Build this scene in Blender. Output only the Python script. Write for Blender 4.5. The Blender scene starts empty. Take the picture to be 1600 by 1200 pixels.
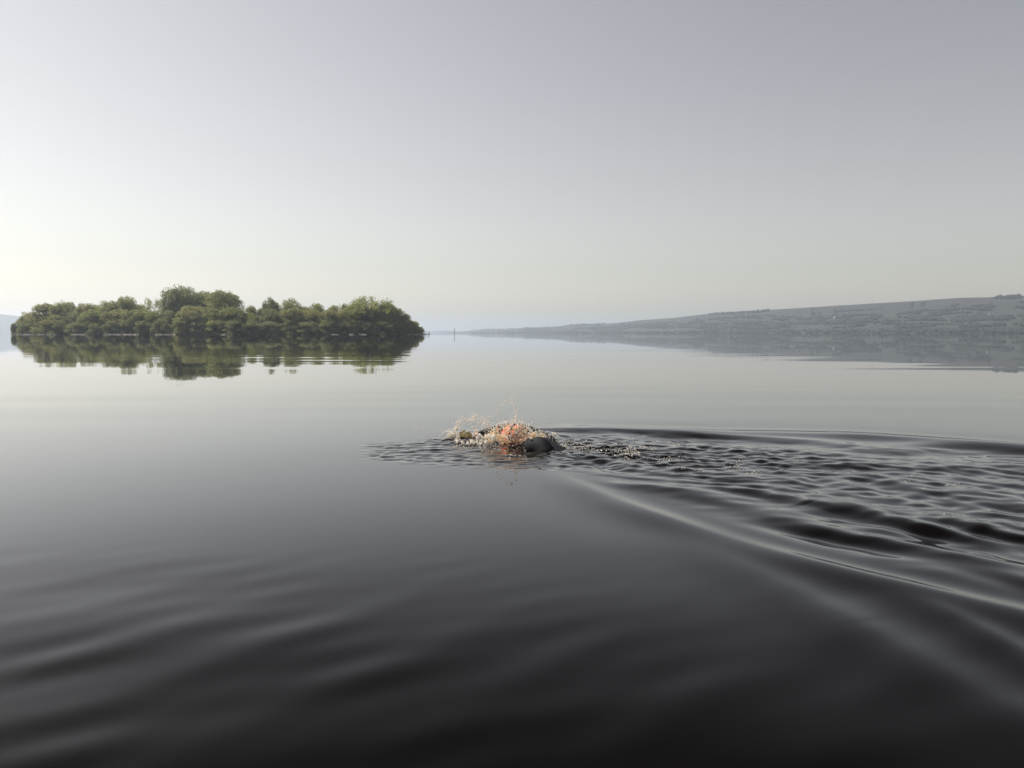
import bpy, bmesh, math, random
import numpy as np
from mathutils import Vector, Matrix

sc = bpy.context.scene
R = math.radians
random.seed(7)
rng = np.random.default_rng(11)

# ------------------------------------------------------------------ camera
CAM_H = 0.80
FPX = 1232.0                     # focal length in photograph pixels (1600 wide)
PITCH = math.atan((600 - 520.3) / FPX)
cam = bpy.data.cameras.new('camera')
cam_o = bpy.data.objects.new('camera', cam)
sc.collection.objects.link(cam_o)
cam.sensor_width = 36
cam.lens = 36 * FPX / 1600
cam.clip_start = 0.05
cam.clip_end = 40000
cam_o.location = (0, 0, CAM_H)
cam_o.rotation_euler = (math.pi / 2 - PITCH, 0, 0)
sc.camera = cam_o

# ------------------------------------------------------------------ sky and sun
SUN_AZ, SUN_EL = -64, 48         # degrees, azimuth measured from the view axis, minus = left
world = bpy.data.worlds.new('World')
sc.world = world
world.use_nodes = True
wn = world.node_tree
sky = wn.nodes.new('ShaderNodeTexSky')
sky.sky_type = 'NISHITA'
sky.sun_disc = False
sky.sun_elevation = R(SUN_EL)
sky.sun_rotation = R(SUN_AZ)
sky.air_density = 1.0
sky.dust_density = 0.9
sky.ozone_density = 1.0
hs = wn.nodes.new('ShaderNodeHueSaturation')
hs.inputs['Saturation'].default_value = 0.47
g1 = wn.nodes.new('ShaderNodeVectorMath'); g1.operation = 'SCALE'; g1.inputs['Scale'].default_value = .2
g2 = wn.nodes.new('ShaderNodeGamma'); g2.inputs[1].default_value = 1.2     # the camera's contrast
g3 = wn.nodes.new('ShaderNodeVectorMath'); g3.operation = 'SCALE'; g3.inputs['Scale'].default_value = 5
wn.links.new(sky.outputs[0], g1.inputs[0]); wn.links.new(g1.outputs[0], g2.inputs[0]); wn.links.new(g2.outputs[0], g3.inputs[0])
wn.links.new(g3.outputs[0], hs.inputs['Color'])
wb = wn.nodes.new('ShaderNodeMix'); wb.data_type = 'RGBA'; wb.blend_type = 'MULTIPLY'; wb.inputs[0].default_value = 1
wb.inputs[7].default_value = (1.12, 1.0, .87, 1)              # warm white balance of the whole sky
wn.links.new(hs.outputs[0], wb.inputs[6])
wn.links.new(wb.outputs[2], wn.nodes['Background'].inputs[0])
wn.nodes['Background'].inputs[1].default_value = 0.1

sun = bpy.data.lights.new('sun', 'SUN')
sun.energy = 5.0
sun.angle = R(0.53)
sun.color = (1.0, 0.95, 0.88)
sun_o = bpy.data.objects.new('sun', sun)
sc.collection.objects.link(sun_o)
sd = Vector((math.sin(R(SUN_AZ)) * math.cos(R(SUN_EL)), math.cos(R(SUN_AZ)) * math.cos(R(SUN_EL)), math.sin(R(SUN_EL))))
sun_o.rotation_euler = sd.to_track_quat('Z', 'Y').to_euler()

sc.view_settings.view_transform = 'Standard'
sc.view_settings.look = 'None'
sc.view_settings.exposure = 0.18
sc.view_settings.gamma = 1.0
sc.render.engine = 'CYCLES'
sc.cycles.use_denoising = True
sc.cycles.max_bounces = 8
sc.cycles.transparent_max_bounces = 8
sc.cycles.volume_bounces = 1
sc.cycles.caustics_reflective = False
sc.cycles.caustics_refractive = False
sc.cycles.sample_clamp_indirect = 6

# ------------------------------------------------------------------ helpers
COL = sc.collection

def ground(px, py, z=0.0):
    """point on the level z seen at a photograph pixel: used to survey where things stand"""
    u = (px - 800) / FPX
    v = (600 - py) / FPX
    d = Vector((u, math.cos(PITCH) + v * math.sin(PITCH), v * math.cos(PITCH) - math.sin(PITCH)))
    t = (z - CAM_H) / d.z
    return Vector((d.x * t, d.y * t, z))

def spot(px, Y):
    """x of something at forward distance Y on bearing of column px (near the horizon)"""
    return (px - 800) / FPX * Y

def hgt(py, Y):
    """height of something at forward distance Y whose top is at row py"""
    return CAM_H + (520.3 - py) / FPX * Y

def tag(o, label=None, cat=None, group=None, kind=None):
    if label: o['label'] = label
    if cat: o['category'] = cat
    if group: o['group'] = group
    if kind: o['kind'] = kind
    return o

def link(o, parent=None):
    COL.objects.link(o)
    if parent is not None:
        o.parent = parent
    return o

def mesh_np(name, V, F, mat=None, smooth=False):
    """mesh from numpy vertices and faces (all faces the same size)"""
    V = np.asarray(V, np.float32); F = np.asarray(F, np.int32)
    me = bpy.data.meshes.new(name)
    n, k = F.shape
    me.vertices.add(len(V)); me.vertices.foreach_set('co', V.ravel())
    me.loops.add(n * k); me.loops.foreach_set('vertex_index', F.ravel())
    me.polygons.add(n)
    me.polygons.foreach_set('loop_start', np.arange(0, n * k, k, dtype=np.int32))
    me.polygons.foreach_set('loop_total', np.full(n, k, np.int32))
    me.polygons.foreach_set('use_smooth', np.full(n, smooth, bool))
    me.update(calc_edges=True)
    if mat: me.materials.append(mat)
    return me

def obj(name, me, parent=None, loc=(0, 0, 0)):
    o = bpy.data.objects.new(name, me)
    o.location = loc
    return link(o, parent)

def empty(name, loc=(0, 0, 0), rz=0.0):
    o = bpy.data.objects.new(name, None)
    o.empty_display_size = 0.3
    o.location = loc
    o.rotation_euler = (0, 0, rz)
    return link(o)

def tube(pts, rads, seg=7):
    """closed tapering tube through points -> verts, quad faces"""
    pts = [Vector(p) for p in pts]
    V, F = [], []
    for i, p in enumerate(pts):
        a = pts[max(i - 1, 0)]; b = pts[min(i + 1, len(pts) - 1)]
        t = (b - a).normalized()
        up = Vector((0, 0, 1)) if abs(t.z) < 0.9 else Vector((1, 0, 0))
        s = t.cross(up).normalized(); w = s.cross(t)
        for k in range(seg):
            an = 2 * math.pi * k / seg
            V.append(p + (s * math.cos(an) + w * math.sin(an)) * rads[i])
    for i in range(len(pts) - 1):
        for k in range(seg):
            F.append((i * seg + k, i * seg + (k + 1) % seg, (i + 1) * seg + (k + 1) % seg, (i + 1) * seg + k))
    return V, F

def mat_new(name):
    m = bpy.data.materials.new(name)
    m.use_nodes = True
    nt = m.node_tree
    return m, nt, nt.nodes['Principled BSDF']

def noise_col(name, c1, c2, scale, rough=0.8, detail=4, coord='Object', bump=0.0, bscale=None):
    m, nt, b = mat_new(name)
    tc = nt.nodes.new('ShaderNodeTexCoord')
    nz = nt.nodes.new('ShaderNodeTexNoise'); nz.inputs['Scale'].default_value = scale; nz.inputs['Detail'].default_value = detail
    nt.links.new(tc.outputs[coord], nz.inputs['Vector'])
    rp = nt.nodes.new('ShaderNodeValToRGB')
    rp.color_ramp.elements[0].position = .35; rp.color_ramp.elements[0].color = (*c1, 1)
    rp.color_ramp.elements[1].position = .65; rp.color_ramp.elements[1].color = (*c2, 1)
    nt.links.new(nz.outputs['Fac'], rp.inputs[0])
    nt.links.new(rp.outputs[0], b.inputs['Base Color'])
    b.inputs['Roughness'].default_value = rough
    if bump:
        n2 = nt.nodes.new('ShaderNodeTexNoise'); n2.inputs['Scale'].default_value = bscale or scale * 4
        nt.links.new(tc.outputs[coord], n2.inputs['Vector'])
        bp = nt.nodes.new('ShaderNodeBump'); bp.inputs['Strength'].default_value = 1; bp.inputs['Distance'].default_value = bump
        nt.links.new(n2.outputs['Fac'], bp.inputs['Height'])
        nt.links.new(bp.outputs[0], b.inputs['Normal'])
    return m

def smooth(a, b, x):
    t = np.clip((x - a) / (b - a), 0, 1)
    return t * t * (3 - 2 * t)

# smooth value noise, used for terrain and outlines
_tab = rng.random((256, 256))
def vnoise(x, y):
    xi = np.floor(x).astype(int); yi = np.floor(y).astype(int)
    fx = x - xi; fy = y - yi
    fx = fx * fx * (3 - 2 * fx); fy = fy * fy * (3 - 2 * fy)
    g = lambda i, j: _tab[i % 256, j % 256]
    return (g(xi, yi) * (1 - fx) + g(xi + 1, yi) * fx) * (1 - fy) + (g(xi, yi + 1) * (1 - fx) + g(xi + 1, yi + 1) * fx) * fy
def fbm(x, y, o=4):
    s = 0; a = 1; t = 0
    for k in range(o):
        s = s + a * vnoise(x * 2 ** k + 17.3 * k, y * 2 ** k + 5.1 * k); t += a; a *= .5
    return s / t

# ------------------------------------------------------------------ materials
# peaty lake water
# (the light of a sky seen square to the sun is polarised upright, so the lake mirrors it less at steep angles than bare Fresnel gives)
WATER = bpy.data.materials.new('peaty_lake_water'); WATER.use_nodes = True
nt = WATER.node_tree; nt.nodes.clear()
out = nt.nodes.new('ShaderNodeOutputMaterial')
fr = nt.nodes.new('ShaderNodeFresnel'); fr.inputs['IOR'].default_value = 1.333
pw = nt.nodes.new('ShaderNodeValToRGB')
cr = pw.color_ramp
for i_, (p_, v_) in enumerate(((.03, .004), (.065, .014), (.10, .05), (.17, .15), (.30, .335), (.45, .52), (.70, .76), (1.0, 1.0))):
    e_ = cr.elements[i_] if i_ < 2 else cr.elements.new(p_)
    e_.position = p_; e_.color = (v_, v_, v_, 1)
df = nt.nodes.new('ShaderNodeBsdfDiffuse'); df.inputs[0].default_value = (.0022, .0017, .0016, 1)
gs = nt.nodes.new('ShaderNodeBsdfGlossy'); gs.inputs['Color'].default_value = (1, 1, 1, 1); gs.inputs['Roughness'].default_value = .02
ms = nt.nodes.new('ShaderNodeMixShader')
nt.links.new(fr.outputs[0], pw.inputs[0]); nt.links.new(pw.outputs[0], ms.inputs[0])
nt.links.new(df.outputs[0], ms.inputs[1]); nt.links.new(gs.outputs[0], ms.inputs[2]); nt.links.new(ms.outputs[0], out.inputs[0])

# foliage: diffuse with light coming through, each tree a little different
def leaf_mat(name, c1, c2, c3, trans=0.35):
    m = bpy.data.materials.new(name); m.use_nodes = True
    nt = m.node_tree; nt.nodes.clear()
    out = nt.nodes.new('ShaderNodeOutputMaterial')
    oi = nt.nodes.new('ShaderNodeObjectInfo')
    tc = nt.nodes.new('ShaderNodeTexCoord')
    nz = nt.nodes.new('ShaderNodeTexNoise'); nz.inputs['Scale'].default_value = .45; nz.inputs['Detail'].default_value = 3
    nt.links.new(tc.outputs['Object'], nz.inputs['Vector'])
    rp = nt.nodes.new('ShaderNodeValToRGB')
    rp.color_ramp.elements[0].position = .3; rp.color_ramp.elements[0].color = (*c1, 1)
    rp.color_ramp.elements[1].position = .7; rp.color_ramp.elements[1].color = (*c2, 1)
    nt.links.new(nz.outputs['Fac'], rp.inputs[0])
    mx = nt.nodes.new('ShaderNodeMix'); mx.data_type = 'RGBA'
    nt.links.new(oi.outputs['Random'], mx.inputs[0])
    nt.links.new(rp.outputs[0], mx.inputs[6])
    mx.inputs[7].default_value = (*c3, 1)
    sc_ = nt.nodes.new('ShaderNodeMath'); sc_.operation = 'MULTIPLY'; sc_.inputs[1].default_value = .7
    nt.links.new(oi.outputs['Random'], sc_.inputs[0]); nt.links.new(sc_.outputs[0], mx.inputs[0])
    d = nt.nodes.new('ShaderNodeBsdfDiffuse'); t = nt.nodes.new('ShaderNodeBsdfTranslucent')
    ms = nt.nodes.new('ShaderNodeAddShader')
    br = nt.nodes.new('ShaderNodeMix'); br.data_type = 'RGBA'; br.blend_type = 'MULTIPLY'; br.inputs[0].default_value = 1
    br.inputs[7].default_value = (1.45, 1.4, 1.1, 1)               # leaves let through more than they reflect
    nt.links.new(mx.outputs[2], br.inputs[6])
    nt.links.new(mx.outputs[2], d.inputs[0]); nt.links.new(br.outputs[2], t.inputs[0])
    nt.links.new(d.outputs[0], ms.inputs[0]); nt.links.new(t.outputs[0], ms.inputs[1])
    nt.links.new(ms.outputs[0], out.inputs[0])
    return m
LEAF = leaf_mat('spring_foliage', (.098, .113, .052), (.158, .166, .08), (.15, .14, .083))
LEAF_DARK = leaf_mat('dark_willow_foliage', (.08, .094, .05), (.126, .135, .07), (.11, .12, .072))  # darker leaf green of the bushes and the dark trees
LEAF_PALE = leaf_mat('young_ash_foliage', (.09, .11, .04), (.15, .165, .065), (.14, .13, .07), .45)
BARK = noise_col('grey_brown_bark', (.06, .05, .04), (.13, .11, .09), 3, .9)
EARTH = noise_col('island_soil_and_grass', (.05, .045, .03), (.08, .09, .04), .15, .95, bump=.05)
STONE = noise_col('pale_shore_stone', (.14, .13, .12), (.26, .24, .22), 1.2, .85, bump=.02)
WOOD = noise_col('weathered_wood', (.05, .042, .036), (.11, .09, .075), 6, .85)
WETSUIT = noise_col('wet_black_neoprene', (.006, .007, .009), (.010, .011, .014), 14, .72, bump=.0012, bscale=60)
WETSUIT.node_tree.nodes['Principled BSDF'].inputs['Coat Weight'].default_value = .0
WETSUIT.node_tree.nodes['Principled BSDF'].inputs['Specular IOR Level'].default_value = .18
WETSUIT.node_tree.nodes['Principled BSDF'].inputs['Coat Roughness'].default_value = .15
CAPM = noise_col('orange_silicone', (.85, .10, .02), (.9, .16, .035), 9, .3)
CAPM.node_tree.nodes['Principled BSDF'].inputs['Coat Weight'].default_value = .5
SKIN = noise_col('wet_skin', (.50, .29, .2), (.62, .38, .28), 12, .4)
SKIN.node_tree.nodes['Principled BSDF'].inputs['Subsurface Weight'].default_value = .1
RUBBER = noise_col('dark_goggle_rubber', (.012, .012, .014), (.02, .02, .024), 20, .35)
HWALL = noise_col('white_render_wall', (.3, .3, .29), (.38, .38, .37), .6, .85)
SLATE = noise_col('grey_slate_roof', (.07, .07, .08), (.11, .11, .12), .8, .7)
PANE = noise_col('dark_window_glass', (.02, .022, .025), (.03, .033, .036), .8, .1)
STEEL = noise_col('galvanised_steel', (.18, .18, .19), (.26, .26, .27), .5, .5)

# splash: clear water full of air
SPLASH = bpy.data.materials.new('aerated_water'); SPLASH.use_nodes = True
nt = SPLASH.node_tree; nt.nodes.clear()
out = nt.nodes.new('ShaderNodeOutputMaterial')
gl = nt.nodes.new('ShaderNodeBsdfGlass'); gl.inputs['IOR'].default_value = 1.333; gl.inputs['Roughness'].default_value = .06
gl.inputs['Color'].default_value = (1, .96, .88, 1)
df = nt.nodes.new('ShaderNodeBsdfDiffuse'); df.inputs[0].default_value = (1.0, .98, .95, 1)
tl = nt.nodes.new('ShaderNodeBsdfTranslucent'); tl.inputs[0].default_value = (1.0, .95, .86, 1)
m1 = nt.nodes.new('ShaderNodeMixShader'); m1.inputs[0].default_value = .62
m2 = nt.nodes.new('ShaderNodeMixShader'); m2.inputs[0].default_value = .88
nt.links.new(df.outputs[0], m1.inputs[1]); nt.links.new(tl.outputs[0], m1.inputs[2])
nt.links.new(gl.outputs[0], m2.inputs[1]); nt.links.new(m1.outputs[0], m2.inputs[2])
nt.links.new(m2.outputs[0], out.inputs[0])
GOLD = SPLASH.copy(); GOLD.name = 'peaty_film_painted_glow'          # peat stain, with sunlight and the cap's orange reflection painted into the colour
for n_ in GOLD.node_tree.nodes:
    if n_.type == 'BSDF_TRANSLUCENT': n_.inputs[0].default_value = (1.0, .82, .58, 1)
    if n_.type == 'BSDF_DIFFUSE': n_.inputs[0].default_value = (1.0, .86, .70, 1)
    if n_.type == 'BSDF_GLASS': n_.inputs[0].default_value = (1.0, .88, .68, 1)
# thin lens of peat-stained water lifted by the hand
AMBER = bpy.data.materials.new('peat_stained_water'); AMBER.use_nodes = True
nt = AMBER.node_tree; nt.nodes.clear()
out = nt.nodes.new('ShaderNodeOutputMaterial')
gl = nt.nodes.new('ShaderNodeBsdfGlass'); gl.inputs['IOR'].default_value = 1.333; gl.inputs['Roughness'].default_value = .1
gl.inputs['Color'].default_value = (.9, .84, .62, 1)
tl = nt.nodes.new('ShaderNodeBsdfTranslucent'); tl.inputs[0].default_value = (.46, .42, .26, 1)
m2 = nt.nodes.new('ShaderNodeMixShader'); m2.inputs[0].default_value = .5
nt.links.new(gl.outputs[0], m2.inputs[1]); nt.links.new(tl.outputs[0], m2.inputs[2])
nt.links.new(m2.outputs[0], out.inputs[0])

# far hillsides: fields, hedges, rough grazing towards the top
def hill_mat():
    m, nt, b = mat_new('hillside_fields_and_heath')
    b.inputs['Roughness'].default_value = .95
    geo = nt.nodes.new('ShaderNodeNewGeometry')
    mp = nt.nodes.new('ShaderNodeMapping'); mp.inputs['Scale'].default_value = (.006, .0035, .006)
    nt.links.new(geo.outputs['Position'], mp.inputs['Vector'])
    vo = nt.nodes.new('ShaderNodeTexVoronoi'); vo.inputs['Scale'].default_value = 1.6
    nt.links.new(mp.outputs[0], vo.inputs['Vector'])
    rp = nt.nodes.new('ShaderNodeValToRGB')
    rp.color_ramp.interpolation = 'CONSTANT'
    cols = [(0, (.022, .028, .022)), (.25, (.024, .029, .022)), (.45, (.024, .026, .022)), (.62, (.027, .031, .024)), (.8, (.021, .026, .02))]
    rp.color_ramp.elements[0].color = (*cols[0][1], 1)
    rp.color_ramp.elements[1].position = cols[1][0]; rp.color_ramp.elements[1].color = (*cols[1][1], 1)
    for p, c in cols[2:]:
        e = rp.color_ramp.elements.new(p); e.color = (*c, 1)
    sp = nt.nodes.new('ShaderNodeSeparateColor')
    nt.links.new(vo.outputs['Color'], sp.inputs[0]); nt.links.new(sp.outputs[0], rp.inputs[0])
    nz = nt.nodes.new('ShaderNodeTexNoise'); nz.inputs['Scale'].default_value = .012; nz.inputs['Detail'].default_value = 6
    nt.links.new(geo.outputs['Position'], nz.inputs['Vector'])
    r2 = nt.nodes.new('ShaderNodeValToRGB')
    r2.color_ramp.elements[0].position = .4; r2.color_ramp.elements[0].color = (.024, .023, .022, 1)
    r2.color_ramp.elements[1].position = .6; r2.color_ramp.elements[1].color = (.03, .028, .025, 1)
    nt.links.new(nz.outputs['Fac'], r2.inputs[0])
    sx = nt.nodes.new('ShaderNodeSeparateXYZ'); nt.links.new(geo.outputs['Position'], sx.inputs[0])
    mr = nt.nodes.new('ShaderNodeMapRange'); mr.inputs[1].default_value = 70; mr.inputs[2].default_value = 105
    nt.links.new(sx.outputs['Z'], mr.inputs[0])
    mx = nt.nodes.new('ShaderNodeMix'); mx.data_type = 'RGBA'
    nt.links.new(mr.outputs[0], mx.inputs[0]); nt.links.new(rp.outputs[0], mx.inputs[6]); nt.links.new(r2.outputs[0], mx.inputs[7])
    nt.links.new(mx.outputs[2], b.inputs['Base Color'])
    return m
HILL = hill_mat()
HEDGE = noise_col('hillside_trees', (.021, .026, .0205), (.027, .031, .0235), .02, .95)

# ------------------------------------------------------------------ water
def graded(segs):
    """[(start, end, step)...] -> coordinates"""
    out = []
    for a, b_, s in segs:
        n = max(1, int(round((b_ - a) / s)))
        out.append(np.linspace(a, b_, n, endpoint=False))
    out.append(np.array([segs[-1][1]]))
    return np.concatenate(out)
geo_up = lambda a, b_, n: np.geomspace(a, b_, n)[1:]
xs = np.concatenate([-geo_up(3.2, 16000, 46)[::-1], graded([(-3.2, -1.15, .03), (-1.15, 1.7, .0125), (1.7, 4.6, .02), (4.6, 7.4, .04)]), geo_up(7.4, 16000, 46)])
ys = np.concatenate([[-4000, -400, -60, -12, -3, -.5], graded([(0.2, 1.3, .06), (1.3, 4.2, .016), (4.2, 6.9, .0125), (6.9, 9, .03), (9, 14, .07), (14, 40, .22)]), geo_up(40, 16000, 50)])
X, Y = np.meshgrid(xs, ys)

def ramp(px_line, amp, w, skew=1.0, fade=.25):
    """ridge of water along a surveyed crest line; dies out at both ends"""
    P = np.array([ground(*p)[:2] for p in px_line])
    # smooth the surveyed line
    for _ in range(3):
        Q = [P[0]]
        for a, c in zip(P[:-1], P[1:]):
            Q += [a * .75 + c * .25, a * .25 + c * .75]
        P = np.array(Q + [P[-1]])
    L = np.concatenate([[0], np.cumsum(np.linalg.norm(np.diff(P, axis=0), axis=1))])
    lo = P.min(0) - 5 * w; hi = P.max(0) + 5 * w
    H = np.zeros_like(X)
    m = (X > lo[0]) & (X < hi[0]) & (Y > lo[1]) & (Y < hi[1])
    x = X[m]; y = Y[m]
    best = np.full(x.shape, 1e9); sg = np.zeros_like(x); al = np.zeros_like(x)
    for i in range(len(P) - 1):
        a = P[i]; d = P[i + 1] - a; ln = np.hypot(*d)
        if ln < 1e-6: continue
        d = d / ln
        t = np.clip((x - a[0]) * d[0] + (y - a[1]) * d[1], 0, ln)
        dx = x - a[0] - d[0] * t; dy = y - a[1] - d[1] * t
        dist = np.hypot(dx, dy)
        k = dist < best
        best = np.where(k, dist, best); al = np.where(k, L[i] + t, al)
        sg = np.where(k, np.sign(d[0] * dy - d[1] * dx) * dist, sg)
    u = sg / np.where(sg > 0, w * skew, w)
    prof = np.exp(-u * u) - .2 * np.exp(-((u + 2.1) / 1.4) ** 2) - .12 * np.exp(-((u - 2.1) / 1.3) ** 2)
    n = vnoise(al * 2.2 + 9, al * 0 + 3.3 + amp * 900) * .9 + .5
    # ends taper by distance beyond the line
    tp = smooth(0, fade * L[-1], al) * smooth(0, .3 * L[-1] if px_line[-1][0] > 1600 else .06 * L[-1], L[-1] - al + .02)
    H[m] = amp * prof * n * tp
    return H

def waves(n, lmin, lmax, ang, spread, slope, seed, power=0.0):
    """sum of random plane waves; ang = direction of travel in degrees; slope = r.m.s. slope"""
    r = np.random.default_rng(seed)
    H = np.zeros_like(X)
    lam = np.exp(r.uniform(np.log(lmin), np.log(lmax), n))
    th = R(ang) + r.normal(0, R(spread), n)
    ph = r.uniform(0, 2 * np.pi, n)
    s = slope * math.sqrt(2 / n)
    return lam, th, ph, s
def apply_waves(mask, env, spec, warp=None):
    lam, th, ph, s = spec
    H = np.zeros_like(X)
    x = X[mask]; y = Y[mask]
    if warp is not None:
        x = x + warp * (vnoise(x * 1.3 + 31, y * 1.3 + 7) - .5); y = y + warp * (vnoise(x * 1.1 + 3, y * 1.1 + 57) - .5)
    h = np.zeros_like(x)
    for l, t, p in zip(lam, th, ph):
        k = 2 * np.pi / l
        h += s / k * np.sin(k * (x * np.cos(t) + y * np.sin(t)) + p)
    H[mask] = h * env[mask]
    return H

# wake frame: apex ahead of the swimmer, axis pointing back along the wake
APEX = np.array([-1.26, 7.45]); AX = np.array([.725, -.688]); NRM = np.array([.688, .725])
S = (X - APEX[0]) * AX[0] + (Y - APEX[1]) * AX[1]
T = (X - APEX[0]) * NRM[0] + (Y - APEX[1]) * NRM[1]          # + = far side
W = np.maximum(S, 0) * math.tan(R(19.0))
near = (X > -4) & (X < 9) & (Y > .2) & (Y < 12)
Hh = np.zeros_like(X)
# 1. faint long swell on the open lake, only enough to break up the reflections
m = (Y > .2) & (Y < 60) & (np.abs(X) < 60)
dist = np.hypot(X, Y)
env = smooth(3, 7, dist) * (1 - smooth(35, 58, dist)) * smooth(.35, .75, fbm(X * .05 + 3, Y * .22 + 1, 2))
Hh += apply_waves(m, env, waves(9, 1.1, 3.2, 90, 9, .0030, 5))
env = (1 - smooth(25, 50, dist))
Hh += apply_waves(m, env, waves(8, 3, 8, 97, 25, .0012, 6))
# 2. soft ripples running through the foreground
env = (1 - smooth(1.6, 3.1, Y + .1 * X)) * (.55 + .45 * smooth(.3, .7, fbm(X * 1.2 + 40, Y * 1.2, 2)))
Hh += apply_waves(near, env, waves(11, .15, .34, 122, 12, .023, 21))
Hh += apply_waves(near, env, waves(5, .5, 1.0, 105, 20, .012, 22))
# 3. the wake: both arms and the waves that fan out from it
Hh += ramp([(845, 728), (930, 772), (1050, 815), (1150, 848), (1300, 890), (1450, 925), (1640, 970), (1900, 1035), (2300, 1150)], .0115, .13, .55)
Hh += ramp([(1010, 822), (1130, 875), (1200, 905), (1320, 968), (1500, 1070), (1640, 1150), (1800, 1250)], .007, .14, .7, .4)
Hh += ramp([(1360, 925), (1450, 945), (1520, 980), (1640, 1040), (1850, 1150)], .006, .09, .7, .3)
Hh += ramp([(835, 664), (930, 672), (1090, 677), (1290, 679), (1420, 686), (1640, 703), (2000, 728), (2600, 764)], .02, .17, 1.2, .1)
Hh += ramp([(1000, 676), (1120, 683), (1250, 688), (1340, 697)], .010, .12, 1.2, .3)
Hh += ramp([(1370, 702), (1450, 695), (1540, 699), (1640, 708), (1900, 735)], .018, .15, 1.2, .3)
Hh += ramp([(1190, 765), (1270, 738), (1335, 765)], .013, .08, 1.2, .3)
Hh += ramp([(1200, 812), (1290, 790), (1420, 800), (1560, 830)], .010, .09, 1.2, .3)
Hh += ramp([(1050, 762), (1160, 765), (1260, 790)], .010, .08, 1.2, .3)
Hh += ramp([(1330, 838), (1430, 820), (1560, 850), (1640, 865)], .010, .09, 1.2, .3)
# 4. broad confused waves inside the V, finer chop along the middle
inside = smooth(-.02, .22, W - np.abs(T)) * smooth(.9, 2.2, S) * (1 - smooth(5.2, 7.2, X))
side = smooth(-.35, .35, T / np.maximum(W, .3))                # 0 on the near half, 1 on the far half
Hw = apply_waves(near, inside * (1 - side), waves(16, .24, .7, 44, 18, .058, 31), .7)
Hw += apply_waves(near, inside * side, waves(16, .25, .8, 76, 18, .055, 36), .8)
Hw += apply_waves(near, inside, waves(8, .7, 1.5, 55, 22, .03, 35), .5)
Hw += apply_waves(near, inside, waves(22, .10, .28, 70, 38, .026, 32), .35)
mid = smooth(.75, .2, np.abs(T + .12) / np.maximum(W, .3)) if False else 1 - smooth(.25, .8, np.abs(T + .05) / np.maximum(W, .3))
mid = mid * smooth(1.3, 2.1, S) * (1 - .55 * smooth(4.2, 6.5, S))
Hw += apply_waves(near, mid, waves(30, .09, .3, 85, 50, .10, 33), .25)
Hw += apply_waves(near, mid * (1 - smooth(3.6, 4.8, S)), waves(24, .05, .12, 90, 60, .10, 34), .1)
Hh += Hw + np.where(Hw > 0, Hw * Hw * 9, 0)
# 5. patch of fine ripples thrown out round the head and arm
c = np.array(ground(770, 703)[:2]); c2 = np.array(ground(690, 700)[:2])
def blob(px, py, rx, ry):
    g = ground(px, py)
    return np.sqrt(((X - g.x) / rx) ** 2 + ((Y - g.y) / ry) ** 2)
pn = (fbm(X * 4 + 7, Y * 3 + 1, 3) - .5) * .5
patch = np.maximum(1 - smooth(.72, 1.0, blob(760, 703, .95, .78) + pn * .7), 1 - smooth(.7, 1.0, blob(900, 712, .75, .62) + pn * .7))
Hh += apply_waves(near, patch, waves(36, .05, .13, 95, 40, .10, 41), .12)
Hh += apply_waves(near, patch, waves(20, .12, .26, 95, 45, .04, 42), .2)
# churned water right at the swimmer
ch = np.maximum(1 - smooth(.3, 1, blob(735, 690, .30, .36)), 1 - smooth(.3, 1, blob(800, 690, .38, .42)))
ch = np.maximum(ch, .7 * (1 - smooth(.3, 1, blob(930, 706, .42, .34))))
ch = np.maximum(ch, .5 * (1 - smooth(.3, 1, blob(1060, 720, .5, .3))))
Hh += apply_waves(near, ch, waves(36, .05, .18, 90, 70, .26, 43), .1)
Hh += .018 * ch * fbm(X * 9, Y * 9, 2)
V = np.stack([X, Y, Hh], -1).reshape(-1, 3)
ny, nx = X.shape
I = np.arange(ny * nx).reshape(ny, nx)
F = np.stack([I[:-1, :-1], I[:-1, 1:], I[1:, 1:], I[1:, :-1]], -1).reshape(-1, 4)
tag(obj('water', mesh_np('water', V, F, WATER, True)), 'calm dark lake water with a swimmer\'s wake across it', kind='structure')

# ------------------------------------------------------------------ far shores
def hillside(name, prof, shore, depth, label, seed, over=None):
    """prof: (px, skyline row); shore: (px, distance of the waterline); a ridge running across the lake's end"""
    pxs = np.linspace(prof[0][0], prof[-1][0], 260)
    py = np.interp(pxs, [p[0] for p in prof], [p[1] for p in prof])
    sh = np.interp(pxs, [p[0] for p in shore], [p[1] for p in shore])
    ts = np.concatenate([np.linspace(-.06, 1, 40), np.linspace(1.05, 2.2, 12)])
    V = []
    for t in ts:
        Yd = sh + depth * t
        x = (pxs - 800) / FPX * Yd
        top = np.maximum(CAM_H + (520.3 - py) / FPX * (sh + depth), .5)
        if t <= 0: z = -12 * (-t / .06) + 0 * x
        elif t <= 1:
            f = t ** .8 * (1 - .12 * math.sin(math.pi * t))
            z = top * f + (fbm(x * .004 + seed, Yd * .006, 3) - .5) * top * .28 * math.sin(math.pi * t)
        else: z = top * (1 - .75 * ((t - 1) / 1.2) ** 1.5)
        V.append(np.stack([x, Yd, z], -1))
    V = np.array(V)
    n, k, _ = V.shape
    I = np.arange(n * k).reshape(n, k)
    F = np.stack([I[:-1, :-1], I[:-1, 1:], I[1:, 1:], I[1:, :-1]], -1).reshape(-1, 4)
    o = obj(name, mesh_np(name, V.reshape(-1, 3), F, HILL, True))
    tag(o, label, kind='structure')
    def at(px, t):
        i = np.interp(px, pxs, np.arange(k)); j = np.interp(t, ts, np.arange(n))
        i0 = int(min(i, k - 2)); j0 = int(min(j, n - 2)); fi = i - i0; fj = j - j0
        return (V[j0, i0] * (1 - fi) + V[j0, i0 + 1] * fi) * (1 - fj) + (V[j0 + 1, i0] * (1 - fi) + V[j0 + 1, i0 + 1] * fi) * fj
    return at

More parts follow.
